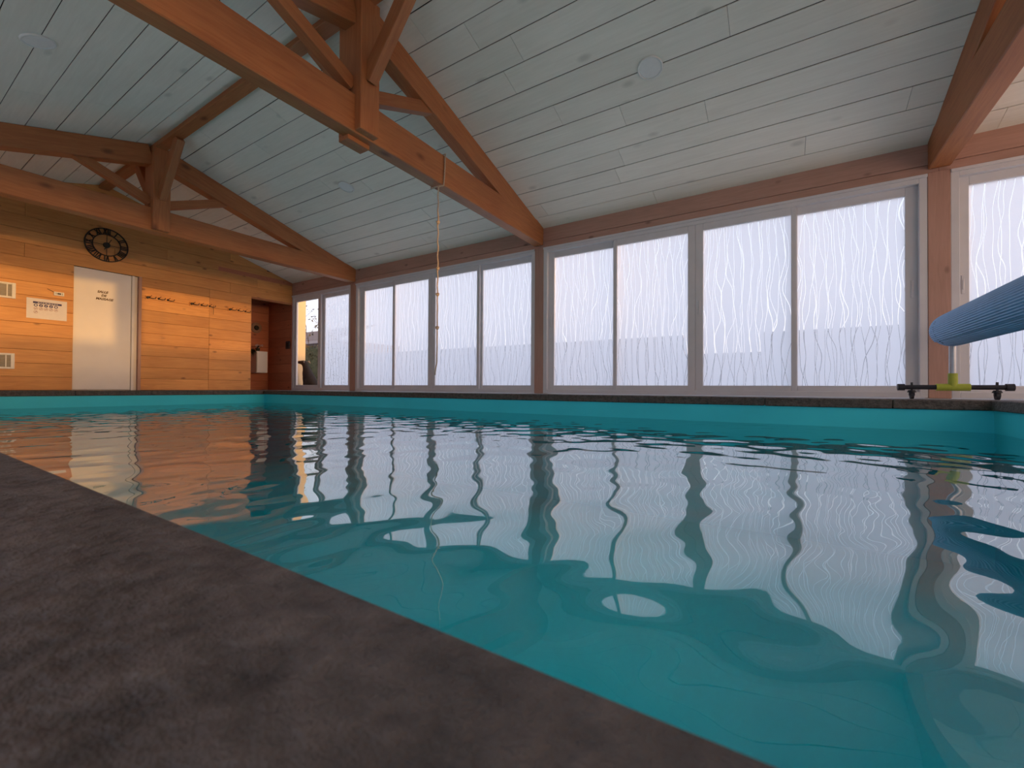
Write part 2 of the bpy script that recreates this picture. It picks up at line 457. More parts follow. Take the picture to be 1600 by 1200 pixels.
def build_water():
    px0, px1, py0, py1 = POOL
    e = .02
    nx, ny = 720, 330
    xs = np.linspace(px0 - e, px1 + e, nx); ys = np.linspace(py0 - e, py1 + e, ny)
    X, Y = np.meshgrid(xs, ys)
    H = np.zeros_like(X)
    # slow warping of the phase keeps the ripples from looking like a woven pattern
    wx = .10 * np.sin(1.3 * X + .9 * Y) + .08 * np.sin(2.1 * Y - .7 * X + 1.3)
    wy = .10 * np.sin(1.1 * Y - .8 * X + .4) + .08 * np.sin(1.9 * X + .5 * Y + 2.2)
    n = 60
    for k in range(n):
        lam = .10 * (.42 / .10) ** rng.random()
        th = rng.random() * 2 * math.pi
        kx, ky = math.cos(th) * 2 * math.pi / lam, math.sin(th) * 2 * math.pi / lam
        slope = .0044 * (lam / .25) ** .2
        H += slope * lam / (2 * math.pi) * np.sin(kx * (X + wx) + ky * (Y + wy) + rng.random() * 6.283)
    V = np.stack([X, Y, Z_WATER + H], -1).reshape(-1, 3)
    idx = np.arange(nx * ny).reshape(ny, nx)
    a, b, c, d = idx[:-1, :-1], idx[:-1, 1:], idx[1:, 1:], idx[1:, :-1]
    F = np.stack([a, b, c, d], -1).reshape(-1, 4)
    # closed body: perimeter dropped to the bottom
    per = np.concatenate([idx[0, :], idx[1:, -1], idx[-1, -2::-1], idx[-2:0:-1, 0]])
    low = V[per].copy(); low[:, 2] = Z_BOTTOM - .03
    base = len(V); V = np.concatenate([V, low])
    m = len(per); nxt = np.roll(np.arange(m), -1)
    sides = np.stack([per, base + np.arange(m), base + nxt, per[nxt]], -1)
    F = np.concatenate([F, sides])
    me = bpy.data.meshes.new('pool_water')
    nf = len(F)
    me.vertices.add(len(V)); me.vertices.foreach_set('co', V.astype(np.float32).ravel())
    me.loops.add(nf * 4 + m); me.polygons.add(nf + 1)
    me.loops.foreach_set('vertex_index', np.concatenate([F.ravel(), (base + np.arange(m))[::-1]]).astype(np.int32))
    me.polygons.foreach_set('loop_start', np.concatenate([np.arange(nf) * 4, [nf * 4]]).astype(np.int32))
    sm = np.zeros(nf + 1, dtype=bool); sm[:(nx - 1) * (ny - 1)] = True
    me.polygons.foreach_set('use_smooth', sm)
    me.update(calc_edges=True); me.validate()
    me.materials.append(M['water'])
    o = register(bpy.data.objects.new('pool_water', me), Matrix.Identity(4))
    tag(o, 'clear turquoise water with gentle ripples mirroring the windows', 'water', kind='stuff')
build_water()

# ------------------------------------------------------------------ ceiling of whitewashed boards
def build_ceiling():
    root = structure(empty('ceiling'))
    x0, x1 = XE, XR
    th = math.atan(SLOPE)
    pitch_h = .2565                                # board width measured level
    for side in (1, -1):
        # roof deck above the boards
        bm = bmesh.new()
        yo = YRIDGE + side * (YW - YRIDGE + .28)
        for dz0, dz1 in ((.016, .16),):
            vs = [bm.verts.new(p) for p in ((x0 - 1.3, YRIDGE, ZRIDGE + dz0), (x1 + .2, YRIDGE, ZRIDGE + dz0), (x1 + .2, yo, zceil(yo) + dz0), (x0 - 1.3, yo, zceil(yo) + dz0),
                                            (x0 - 1.3, YRIDGE, ZRIDGE + dz1), (x1 + .2, YRIDGE, ZRIDGE + dz1), (x1 + .2, yo, zceil(yo) + dz1), (x0 - 1.3, yo, zceil(yo) + dz1))]
            for f in ((0, 1, 2, 3), (7, 6, 5, 4), (0, 4, 5, 1), (1, 5, 6, 2), (2, 6, 7, 3), (3, 7, 4, 0)):
                bm.faces.new([vs[i] for i in f])
        bmesh.ops.recalc_face_normals(bm, faces=bm.faces)
        obj('roof_deck', bm, M['dark_gap'], root)
        edges = [YRIDGE + .01] + [3.253 - pitch_h * 2 + pitch_h * k for k in range(13)]
        edges = [e for e in edges if e < YW - .06] + [YW + .02]
        if edges[1] - edges[0] < .1: edges.pop(1)
        for r in range(len(edges) - 1):
            ya, yb = edges[r], edges[r + 1]
            if side < 0: ya, yb = 2 * YRIDGE - ya, 2 * YRIDGE - yb
            gap = random.choice((.007, .009, .011))
            wdt = (abs(yb - ya)) / math.cos(th) - gap
            ym = (ya + yb) / 2
            # butt joints along the row
            cuts = [x0]
            x = x0 + random.uniform(.9, 3.6)
            while x < x1 - .8:
                cuts.append(x); x += random.choice((2.35, 2.7, 3.1, 3.6))
            cuts.append(x1)
            for k in range(len(cuts) - 1):
                nrm = Vector((0, math.sin(th) * side, math.cos(th)))
                dz = random.uniform(0, .003)
                a = Vector((cuts[k] + .0012, ym, zceil(ym))) + nrm * (.005 + dz)
                b = Vector((cuts[k + 1] - .0012, ym, zceil(ym))) + nrm * (.005 + dz)
                bar('ceiling_plank', a, b, round(wdt, 4), .010, M['white_plank'], root, up=nrm, bevel=.002)
build_ceiling()

# ------------------------------------------------------------------ end wall with the door, honey pine boards
def plank_run(root, p_of, ranges, z0, z1, mat, t, n_out):
    """one course of boards; ranges are (a, b) stretches along the wall"""
    for a, b in ranges:
        if b - a < .02: continue
        pa, pb = p_of(a + .001), p_of(b - .001)
        zc = (z0 + z1) / 2
        off = Vector(n_out) * random.uniform(-.003, .002)
        bar('wall_plank', Vector((pa[0], pa[1], zc)) + off, Vector((pb[0], pb[1], zc)) + off, t, round(z1 - z0 - .003, 4), mat, root, bevel=.0025)

DOOR = (2.098, 2.935, 2.055)          # y0, y1, top
ALC_Y, ALC_TOP, ALC_X = 4.885, 2.10, -10.86
def build_wall_left():
    root = structure(empty('wall_left', (XE, 0, 0)))
    t = .03
    # solid core behind the boards, open at the door recess and the alcove
    bm = bmesh.new()
    xb = XE - t
    def core(y0, y1, z0, z1): add_box(bm, (xb - .12, y0, z0), (xb, y1, z1))
    core(YB - .1, DOOR[0], 0, 2.1); core(DOOR[1], ALC_Y, 0, 2.1); core(DOOR[0], DOOR[1], DOOR[2], 2.1)
    core(YB - .1, YW + .1, 2.1, ZEAVE - .03)
    vs = [(YB - .1, ZEAVE - .03), (YW + .1, ZEAVE - .03), (YRIDGE, ZRIDGE)]
    f0 = [bm.verts.new((xb, y, z)) for y, z in vs]; f1 = [bm.verts.new((xb - .12, y, z)) for y, z in vs]
    bm.faces.new(f0); bm.faces.new(f1[::-1])
    for i in range(3): bm.faces.new((f0[i], f1[i], f1[(i + 1) % 3], f0[(i + 1) % 3]))
    bmesh.ops.recalc_face_normals(bm, faces=bm.faces)
    obj('wall_core', bm, M['dark_gap'], root)
    H = .2095
    p = lambda y: (XE - t / 2, y)
    z = .004; row = 0
    while z < ZRIDGE - .02:
        z1 = min(z + H, ZRIDGE)
        zt = z1
        hw = YW - YRIDGE if zt <= ZEAVE else (ZRIDGE - (z + .02)) / SLOPE
        lo, hi = max(YB, YRIDGE - hw), min(YW, YRIDGE + hw)
        if z < DOOR[2] - .02 and z1 > DOOR[2] + .02: z1 = zt = DOOR[2]
        segs = []
        if z1 <= DOOR[2] + .001:
            segs = [(lo, .1 if row % 2 else -.2), (.1 if row % 2 else -.2, DOOR[0])]
            right_end = ALC_Y
            segs += [(DOOR[1] + .045, 4.07), (4.07, right_end)]
        else:
            j = [lo] + [q for q in ((.6, 3.35), (1.55, 4.45), (-.1, 2.6, 5.0))[row % 3] if lo + .3 < q < hi - .3] + [hi]
            segs = [(j[i], j[i + 1]) for i in range(len(j) - 1)]
        plank_run(root, p, segs, z, z1, M['plank_wall'], t, (1, 0, 0))
        z = z1; row += 1
    # timber jamb on the right of the door, lintel lining of the alcove
    bar('jamb', (XE - .03, DOOR[1] + .022, 0.0), (XE - .03, DOOR[1] + .022, DOOR[2]), .09, .045, M['post'], root, up=(0, 1, 0))
    bar('alcove_lintel', (XE - .06, ALC_Y, ALC_TOP - .05), (XE - .06, YW, ALC_TOP - .05), .10, .07, M['beam'], root)
    bar('alcove_jamb', (XE - .085, ALC_Y - .03, 0), (XE - .085, ALC_Y - .03, ALC_TOP - .08), .11, .05, M['beam'], root, up=(0, 1, 0))
build_wall_left()

def build_alcove():
    root = structure(empty('wall_alcove', (ALC_X, ALC_Y, 0)))
    for nm, lo, hi in (('alcove_core', (ALC_X - .1, ALC_Y - .6, 0), (ALC_X - .03, YW + .1, 2.5)),
                       ('alcove_core', (ALC_X - .1, YW + .03, 0), (XE, YW + .12, 2.5)),
                       ('alcove_core', (ALC_X - .1, ALC_Y - .66, 0), (XE - .14, ALC_Y - .6, 2.5)),
                       ('alcove_core', (ALC_X - .1, ALC_Y - .66, 2.46), (XE, YW + .1, 2.56))):
        box(nm, lo, hi, M['alcove'], root)
    z = .004
    while z < 2.44:
        bar('wall_plank', (ALC_X, YW + .015, z + .1), (XE - .002, YW + .015, z + .1), .03, .206, M['alcove'], root)
        bar('wall_plank', (ALC_X - .015, ALC_Y - .6, z + .1), (ALC_X - .015, YW, z + .1), .03, .206, M['alcove'], root)
        z += .2095
build_alcove()

def text_mesh(name, s, size, mat, mw, parent, shear=0.0, extrude=.0006, align='CENTER', bold=0.0):
    cu = bpy.data.curves.new(name, 'FONT')
    cu.body = s; cu.size = size; cu.extrude = extrude; cu.align_x = align; cu.shear = shear; cu.resolution_u = 2; cu.offset = bold
    tmp = bpy.data.objects.new(name + '_tmp', cu)
    COL.objects.link(tmp)
    dg = bpy.context.evaluated_depsgraph_get()
    me = bpy.data.meshes.new_from_object(tmp.evaluated_get(dg))
    bpy.data.objects.remove(tmp, do_unlink=True)
    me.name = name
    me.materials.clear(); me.materials.append(mat)
    return register(bpy.data.objects.new(name, me), mw, parent)
# a text facing +X, reading along +Y
TXT_X = Matrix(((0, 0, 1, 0), (1, 0, 0, 0), (0, 1, 0, 0), (0, 0, 0, 1)))
# a text facing -Y, reading along +X
TXT_Y = Matrix(((1, 0, 0, 0), (0, 0, -1, 0), (0, 1, 0, 0), (0, 0, 0, 1)))

def build_door():
    root = structure(empty('door_1', (XE, (DOOR[0] + DOOR[1]) / 2, 0)))
    y0, y1, zt = DOOR
    box('leaf', (XE - .075, y0 + .004, .012), (XE - .035, y1 - .09, zt - .004), M['white_door'], root, bevel=.003)
    bm = bmesh.new()
    add_box(bm, (XE - .09, y1 - .086, .0), (XE - .02, y1 - .045, zt - .002), .004)
    add_box(bm, (XE - .09, y1 - .042, .0), (XE - .05, y1, zt - .002), .003)
    obj('frame', bm, M['white_door'], root)
    box('back_panel', (XE - .15, y0, 0), (XE - .10, y1, zt), M['white_door'], root)
    txt = empty('lettering', (XE - .034, 2.475, 1.65)); txt.parent = root; txt.matrix_parent_inverse = WM[root].inverted()
    bpy.data.objects.remove(txt, do_unlink=True)
    for s, yy, z in (('SALLE', 2.46, 1.672), ('DE', 2.475, 1.612), ('MASSAGE', 2.485, 1.552)):
        text_mesh('lettering', s, .052, M['brown_ink'], Matrix.Translation((XE - .0345, yy, z)) @ TXT_X, root, shear=.25, bold=.0022)
build_door()

# ------------------------------------------------------------------ window wall: posts, headers, windows
POSTS = [(-7.70, -7.53), (-3.26, -3.11), (1.215, 1.38), (3.38, 3.55)]
Z_HEAD = 2.235
def build_wall_right(y, sgn, name):
    """sgn +1: window wall, -1: its twin behind the camera"""
    root = structure(empty(name, (0, y, 0)))
    d = .16
    yc = y + sgn * d / 2
    xs = POSTS
    for a, b in xs:
        bar('post', ((a + b) / 2, yc, 0), ((a + b) / 2, yc, Z_HEAD + .01), round(b - a, 3) if sgn > 0 else .16, d, M['post'], root, up=(0, 1, 0))
    ends = [XE] + [(a + b) / 2 for a, b in xs]
    for i in range(len(ends) - 1):
        bar('header_beam', (ends[i] + .001, yc, Z_HEAD + .045), (ends[i + 1] - .001, yc, Z_HEAD + .045), d - .012, .088, M['post'], root)
        bar('header_beam', (ends[i] + .001, yc, Z_HEAD + .195), (ends[i + 1] - .001, yc, Z_HEAD + .195), d, .208, M['post'], root)
    return root
build_wall_right(YW, 1, 'wall_right')
build_wall_right(YB, -1, 'wall_back')

def pane_obj(parent, x0, x1, z0, z1, y, sgn, film):
    """sheet 5 mm thick; its room-side face carries the film"""
    bm = bmesh.new()
    c = Vector(((x0 + x1) / 2, y, (z0 + z1) / 2))
    add_box(bm, (x0 - c.x, -.003, z0 - c.z), (x1 - c.x, .003, z1 - c.z))
    bm.faces.ensure_lookup_table()
    bm.normal_update()
    for f in bm.faces: f.material_index = 1 if f.normal.y * sgn < -.5 else 0
    if film == 'clear': mats = [M['glass_outer'], M['glass']]
    else: mats = [M['glass_outer'], M[film]]
    return obj('pane', bm, mats, parent, Matrix.Translation(c))

def build_window(n, x0, x1, glasses, tracks, y, sgn, films, handles=()):
    root = structure(empty('window_%d' % n, ((x0 + x1) / 2, y, 0)))
    zb, zt = .004, Z_HEAD
    Yf = lambda d: y + sgn * d
    def ybox(bm, xa, xb, d0, d1, za, zc, bv=.003):
        a, b = sorted((Yf(d0), Yf(d1)))
        add_box(bm, (xa, a, za), (xb, b, zc), bv)
    bm = bmesh.new()
    fw = .062
    ybox(bm, x0 + .001, x0 + fw, .005, .125, zb, zt); ybox(bm, x1 - fw, x1 - .001, .005, .125, zb, zt)
    ybox(bm, x0 + fw, x1 - fw, .005, .125, zt - .075, zt); ybox(bm, x0 + fw, x1 - fw, .005, .125, zb, .062)
    ybox(bm, x0 + .001, x1 - .001, -.012, .01, zt - .03, zt + .0, .002)
    obj('frame', bm, M['frame'], root)
    for k, ((g0, g1), tr, fl) in enumerate(zip(glasses, tracks, films)):
        d0 = .018 + .048 * tr; d1 = d0 + .042
        s0 = x0 + fw - .008 if k == 0 else min(g0 - .05, (g0 + glasses[k - 1][1]) / 2 - .012)
        s1 = x1 - fw + .008 if k == len(glasses) - 1 else max(g1 + .05, (g1 + glasses[k + 1][0]) / 2 + .012)
        if k + 1 < len(glasses) and tracks[k + 1] == tr: s1 = (g1 + glasses[k + 1][0]) / 2 - .001
        if k > 0 and tracks[k - 1] == tr: s0 = (g0 + glasses[k - 1][1]) / 2 + .001
        bm = bmesh.new()
        gz0, gz1 = .125, 2.075
        ybox(bm, s0, g0, d0, d1, .055, 2.165, .004); ybox(bm, g1, s1, d0, d1, .055, 2.165, .004)
        ybox(bm, g0, g1, d0, d1, .055, gz0, .004); ybox(bm, g0, g1, d0, d1, gz1, 2.165, .004)
        sash = obj('sash', bm, M['frame'], root)
        pane_obj(sash, g0 - .004, g1 + .004, gz0 - .004, gz1 + .004, Yf((d0 + d1) / 2), sgn, fl)
        if k in handles:
            hx = (s0 + g0) / 2 if handles[k] < 0 else (g1 + s1) / 2
            bm = bmesh.new()
            ybox(bm, hx - .011, hx + .011, d0 - .008, d0 + .002, 1.02, 1.20, .003)
            ybox(bm, hx - .006, hx + .006, d0 - .014, d0 - .006, 1.06, 1.16, .002)
            obj('handle', bm, M['frame'], sash)
    return root
FOUR = ['film'] * 4
build_window(1, -9.85, -7.70, [(-9.689, -8.85), (-8.67, -7.795)], [0, 1], YW, 1, ['clear', 'film_drops'], {0: -1})
build_window(2, -7.53, -3.26, [(-7.335, -6.48), (-6.385, -5.505), (-5.333, -4.393), (-4.305, -3.36)], [1, 0, 0, 1], YW, 1, FOUR, {0: -1, 2: -1, 3: 1})
build_window(3, -3.11, 1.215, [(-2.957, -2.03), (-1.96, -1.031), (-.851, .075), (.135, 1.057)], [1, 0, 0, 1], YW, 1, FOUR, {0: -1, 2: -1, 3: 1})
build_window(4, 1.38, 3.38, [(1.522, 2.335), (2.415, 3.235)], [1, 0], YW, 1, FOUR, {0: -1})
x0, x1 = -3.11, 1.215
build_window(5, x0, x1, [(x0 + .16, x0 + 1.08), (x0 + 1.15, x0 + 2.07), (x0 + 2.24, x0 + 3.16), (x0 + 3.23, x1 - .16)], [1, 0, 0, 1], YB, -1, FOUR, {})  # windows added to the unseen back wall to brighten the ceiling
x0, x1 = -7.53, -3.26
build_window(9, x0, x1, [(x0 + .16, x0 + 1.08), (x0 + 1.15, x0 + 2.07), (x0 + 2.24, x0 + 3.16), (x0 + 3.23, x1 - .16)], [1, 0, 0, 1], YB, -1, FOUR, {})  # another unseen back window, added for more light on the left
build_window(6, 1.38, 3.38, [(1.54, 2.34), (2.42, 3.22)], [1, 0], YB, -1, FOUR, {})  # unseen back window, likewise added for daylight inside
def build_other_walls():
    r = structure(empty('wall_end', (XR, 0, 0)))
    bm = bmesh.new()
    add_box(bm, (XR, YB - .16, Z_HEAD), (XR + .14, YW + .16, ZEAVE))
    vs = [(YB - .1, ZEAVE), (YW + .1, ZEAVE), (YRIDGE, ZRIDGE)]
    f0 = [bm.verts.new((XR, y, z)) for y, z in vs]; f1 = [bm.verts.new((XR + .14, y, z)) for y, z in vs]
    bm.faces.new(f0); bm.faces.new(f1[::-1])
    for i in range(3): bm.faces.new((f0[i], f1[i], f1[(i + 1) % 3], f0[(i + 1) % 3]))
    bmesh.ops.recalc_face_normals(bm, faces=bm.faces)
    obj('wall_core', bm, M['beam'], r)
    for y0, y1 in ((YB - .16, YB + .14), (3.12, 3.25), (5.39, YW + .16)):
        bar('post', (XR + .07, (y0 + y1) / 2, 0), (XR + .07, (y0 + y1) / 2, Z_HEAD), .14, round(y1 - y0, 3), M['post'], r, up=(0, 1, 0))
    for n, y0, y1, cuts in ((7, YB + .14, 3.12, (.5,)), (8, 3.25, 5.39, ())):
        w = y1 - y0
        gl = [(.12, w / 2 - .03), (w / 2 + .03, w - .12)] if cuts else [(.12, w - .12)]
        o = build_window(n, 0, w, gl, [0, 1], 0, 1, ['film_thin'] * 2, {})
        o.matrix_basis = Matrix.Translation((XR, y1, 0)) @ Matrix.Rotation(-math.pi / 2, 4, 'Z') @ o.matrix_basis
    wb = bpy.data.objects['wall_back']
    for xa, xb_ in ((XE, -7.70),):
        box('wall_core', (xa, YB - .14, 0), (xb_, YB - .03, Z_HEAD), M['dark_gap'], wb)
        for k in range(9):
            za = .004 + k * .2478
            bar('wall_plank', (xa + .001, YB - .015, za + .124), (xb_ - .001, YB - .015, za + .124), .03, .245, M['white_plank'], wb)
build_other_walls()

# ------------------------------------------------------------------ roof trusses
def build_truss(x0, x1, label):
    xc, w = (x0 + x1) / 2, x1 - x0
    t = thing('roof_truss', label, 'roof truss', (xc, YRIDGE, 2.27), 'timber roof trusses across the pool')
    zt0, zt1 = 2.272, 2.60
    bar('tie_beam', (xc, YB + .002, (zt0 + zt1) / 2), (xc, YW - .002, (zt0 + zt1) / 2), round(w, 3), zt1 - zt0, M['beam'], t, bevel=.008)
    kw = w + .15
    # king post, clasping the tie beam
    bar('king_post', (xc, YRIDGE, 2.285), (xc, YRIDGE, ZRIDGE - .06), round(kw, 3), .20, M['beam'], t, up=(0, 1, 0), bevel=.006)
    if x0 < -3 and x0 > -4: bar('wedge', (xc - .06, YRIDGE - .115, 2.252), (xc - .06, YRIDGE + .115, 2.252), .13, .04, M['beam'], t, bevel=.004)
    th = math.atan(SLOPE)
    for s in (1, -1):
        hgt = .265
        a = Vector((xc, YRIDGE + s * .101, zceil(YRIDGE + .101) - hgt / 2 / math.cos(th) - .002))
        b = Vector((xc, YRIDGE + s * (YW - YRIDGE - .01), ZEAVE + .003 - hgt / 2 / math.cos(th) - .002))
        bar('rafter', a, b, round(w - .004, 3), hgt, M['beam'], t, bevel=.006)
        bar('strut', (xc, YRIDGE + s * .09, 2.70), (xc, YRIDGE + s * .88, 3.035), .095, .115, M['beam'], t, bevel=.004)
    for s in (1, -1):
        bar('purlin_brace', (xc + s * (kw / 2 - .02), YRIDGE, 2.75), (xc + s * .72, YRIDGE, ZRIDGE - .09), .09, .14, M['beam'], t, bevel=.004)
    return t
build_truss(-7.70, -7.53, 'orange pine roof truss nearest the door wall, above the clock')
build_truss(-3.26, -3.11, 'large orange pine roof truss with a thin rope looped round its beam')
build_truss(1.215, 1.38, 'roof truss cut by the right edge, above the blue rolled cover')
def build_ridge():
    o = bar('ridge_beam', (XE, YRIDGE - .02, ZRIDGE - .04), (XR, YRIDGE - .02, ZRIDGE - .04), .14, .08, M['beam'], bevel=.006)
    tag(o, 'long orange timber ridge beam under the peak of the white ceiling', 'beam')
build_ridge()

# ------------------------------------------------------------------ ceiling lamps
def build_lamp(x, y, r, label):
    s = 1 if y > YRIDGE else -1
    th = math.atan(SLOPE)
    n = Vector((0, -s * math.sin(th), -math.cos(th)))
    p = Vector((x, y, zceil(y)))
    t = thing('ceiling_light', label, 'ceiling light', p, 'round ceiling lights')
    q = n.to_track_quat('Z', 'Y').to_matrix().to_4x4(); q.translation = p
    bm = bmesh.new()
    prof = [(r, -.004), (r, .008), (r * .96, .012), (r * .88, .012), (r * .86, .006)]
    seg = 36
    rings = [[bm.verts.new((rr * math.cos(k * 2 * math.pi / seg), rr * math.sin(k * 2 * math.pi / seg), z)) for k in range(seg)] for rr, z in prof]
    for i in range(len(rings) - 1):
        for k in range(seg): bm.faces.new((rings[i][k], rings[i][(k + 1) % seg], rings[i + 1][(k + 1) % seg], rings[i + 1][k]))
    obj('rim', bm, M['white_plastic'], t, q, smooth=True)
    bm = bmesh.new()
    rings = [[bm.verts.new((r * .87 * f * math.cos(k * 2 * math.pi / seg), r * .87 * f * math.sin(k * 2 * math.pi / seg), .006 + .004 * (1 - f * f))) for k in range(seg)] for f in (1, .7, .35)]
    for i in range(2):
        for k in range(seg): bm.faces.new((rings[i][k], rings[i][(k + 1) % seg], rings[i + 1][(k + 1) % seg], rings[i + 1][k]))
    bm.faces.new(rings[2])
    obj('diffuser', bm, M['lamp_white'], t, q, smooth=True)
build_lamp(-1.044, 4.021, .115, 'round white ceiling light above the nearer frosted windows')
build_lamp(-5.486, 4.041, .115, 'round white ceiling light between the two orange trusses')
build_lamp(-5.454, .915, .115, 'round white ceiling light at the left edge of the picture')

# ------------------------------------------------------------------ rope on the tie beam
def build_rope():
    y = 3.50; x = -3.19
    t = thing('knotted_rope', 'thin knotted rope hanging from the large roof truss', 'rope', (x + .02, y, .2))
    r = .0075
    bm = bmesh.new()
    xf, xb = -3.11 + .012, -3.26 - .012
    pts = [(xf, y, 2.262), (xf + .002, y + .012, 2.43), (xf, y + .02, 2.61), (x, y + .02, 2.615), (xb, y + .02, 2.61), (xb, y + .005, 2.43), (xb, y - .01, 2.262), (x, y - .035, 2.252), (xf, y - .0, 2.26)]
    add_tube(bm, pts, r, 8)
    obj('loop', bm, M['rope'], t, smooth=True)
    bm = bmesh.new()
    xs = -3.15; ys = y - .03
    z = 2.255; pts = []
    while z > .20:
        k = (2.255 - z)
        pts.append((xs + .003 * math.sin(k * 40), ys - .012 * min(1, max(0, (.45 - z) / .25)) ** 2 * 3 + .003 * math.cos(k * 37), z)); z -= .03
    add_tube(bm, pts, r, 8)
    obj('strand', bm, M['rope'], t, smooth=True)
    for z in (1.86, 1.36, 1.08, .72):
        bm = bmesh.new()
        c = Vector((xs, ys, z))
        kp = [c + Vector((.013 * math.cos(a), .013 * math.sin(a), .012 * math.sin(a * 2 + .5))) for a in [i * 2 * math.pi / 12 for i in range(13)]]
        add_tube(bm, kp, .0085, 7)
        add_tube(bm, [c + Vector((0, 0, .016)), c + Vector((.008, -.01, 0)), c + Vector((.012, -.028, -.01))], .006, 6)
        obj('knot', bm, M['rope'], t, smooth=True)
build_rope()

# ------------------------------------------------------------------ things on the door wall
def build_clock():
    c = (XE, 2.492, 2.497)
    t = thing('wall_clock', 'round openwork black iron clock with Roman numerals above the door', 'clock', c)
    R = .288
    x0, x1 = XE + .012, XE + .026
    obj('outer_ring', add_ring(bmesh.new(), c, R, R - .017, x0, x1, 48), M['black_metal'], t)
    obj('inner_ring', add_ring(bmesh.new(), c, R * .66, R * .66 - .014, x0, x1, 40), M['black_metal'], t)
    numerals = ['XII', 'I', 'II', 'III', 'IIII', 'V', 'VI', 'VII', 'VIII', 'IX', 'X', 'XI']
    for k, s in enumerate(numerals):
        a = -k * math.pi / 6
        # local frame: up is radial
        mw = Matrix.Translation((XE + .019, c[1], c[2])) @ Matrix.Rotation(a, 4, 'X')
        bm = bmesh.new()
        r0, r1 = R * .655, R - .012
        adv = {'I': .026, 'V': .05, 'X': .052}
        tot = sum(adv[q] for q in s); f = min(1.0, .125 / tot)
        y = -tot * f / 2
        for q in s:
            w = adv[q] * f; ym = y + w / 2; y += w; b = .0075
            def stroke(ya, yb):
                d = Vector((0, yb - ya, r1 - r0)); L = d.length; ang = math.atan2(yb - ya, r1 - r0)
                mm = Matrix.Translation((0, (ya + yb) / 2, (r0 + r1) / 2)) @ Matrix.Rotation(-ang, 4, 'X') @ Matrix.Diagonal((.010, b * 2, L, 1))
                bmesh.ops.create_cube(bm, size=1, matrix=mm)
            if q == 'I': stroke(ym, ym)
            elif q == 'V': stroke(ym, ym - w * .36); stroke(ym, ym + w * .36)
            else: stroke(ym - w * .36, ym + w * .36); stroke(ym + w * .36, ym - w * .36)
        obj('numeral', bm, M['black_metal'], t, mw)
    for ang in (0, 90, 180, 270):
        a = math.radians(ang)
        bar('spoke', (XE + .017, c[1] + .03 * math.cos(a), c[2] + .03 * math.sin(a)), (XE + .017, c[1] + R * .655 * math.cos(a), c[2] + R * .655 * math.sin(a)), .008, .006, M['black_metal'], t, up=(1, 0, 0), bevel=0)
    bm = bmesh.new(); add_cyl(bm, (XE + .001, c[1], c[2]), (XE + .034, c[1], c[2]), .048, .044, 20); obj('hub', bm, M['black_metal'], t)
    bar('hour_hand', (XE + .036, c[1] + .01, c[2] - .01), (XE + .036, c[1] - .035, c[2] - .085), .014, .004, M['black_metal'], t, up=(1, 0, 0), bevel=0)
    bar('minute_hand', (XE + .041, c[1] + .015, c[2] + .02), (XE + .041, c[1] + .055, c[2] + .105), .010, .004, M['black_metal'], t, up=(1, 0, 0), bevel=0)
build_clock()

def build_vent(z, label):
    y0, y1 = 1.10, 1.467
    h = .235
    t = thing('ventilation_grille', label, 'grille', (XE, (y0 + y1) / 2, z), 'white grilles on the door wall')
    bm = bmesh.new()
    b = .04
    add_box(bm, (XE, y0, z), (XE + .028, y0 + b, z + h), .003); add_box(bm, (XE, y1 - b, z), (XE + .028, y1, z + h), .003)
    add_box(bm, (XE, y0 + b, z), (XE + .028, y1 - b, z + b * .7), .003); add_box(bm, (XE, y0 + b, z + h - b * .7), (XE + .028, y1 - b, z + h), .003)
    add_box(bm, (XE, y1 - b - .052, z + .028), (XE + .024, y1 - b - .040, z + h - .028))
    obj('frame', bm, M['white_plastic'], t)
    box('backing', (XE + .0005, y0 + b, z + .026), (XE + .004, y1 - b, z + h - .026), M['grey_slat'], t)
    n = 11
    for k in range(n):
        zz = z + .034 + (h - .068) * (k + .5) / n
        for ya, yb in ((y0 + b, y1 - b - .052), (y1 - b - .040, y1 - b)):
            bar('slat', (XE + .012, ya, zz), (XE + .012, yb, zz), .013, .003, M['grey_slat'], t, up=(.55, 0, 1), bevel=0)
build_vent(1.388, 'upper white ventilation grille on the pine wall at the left edge')
build_vent(.325, 'lower white ventilation grille on the pine wall near the floor')

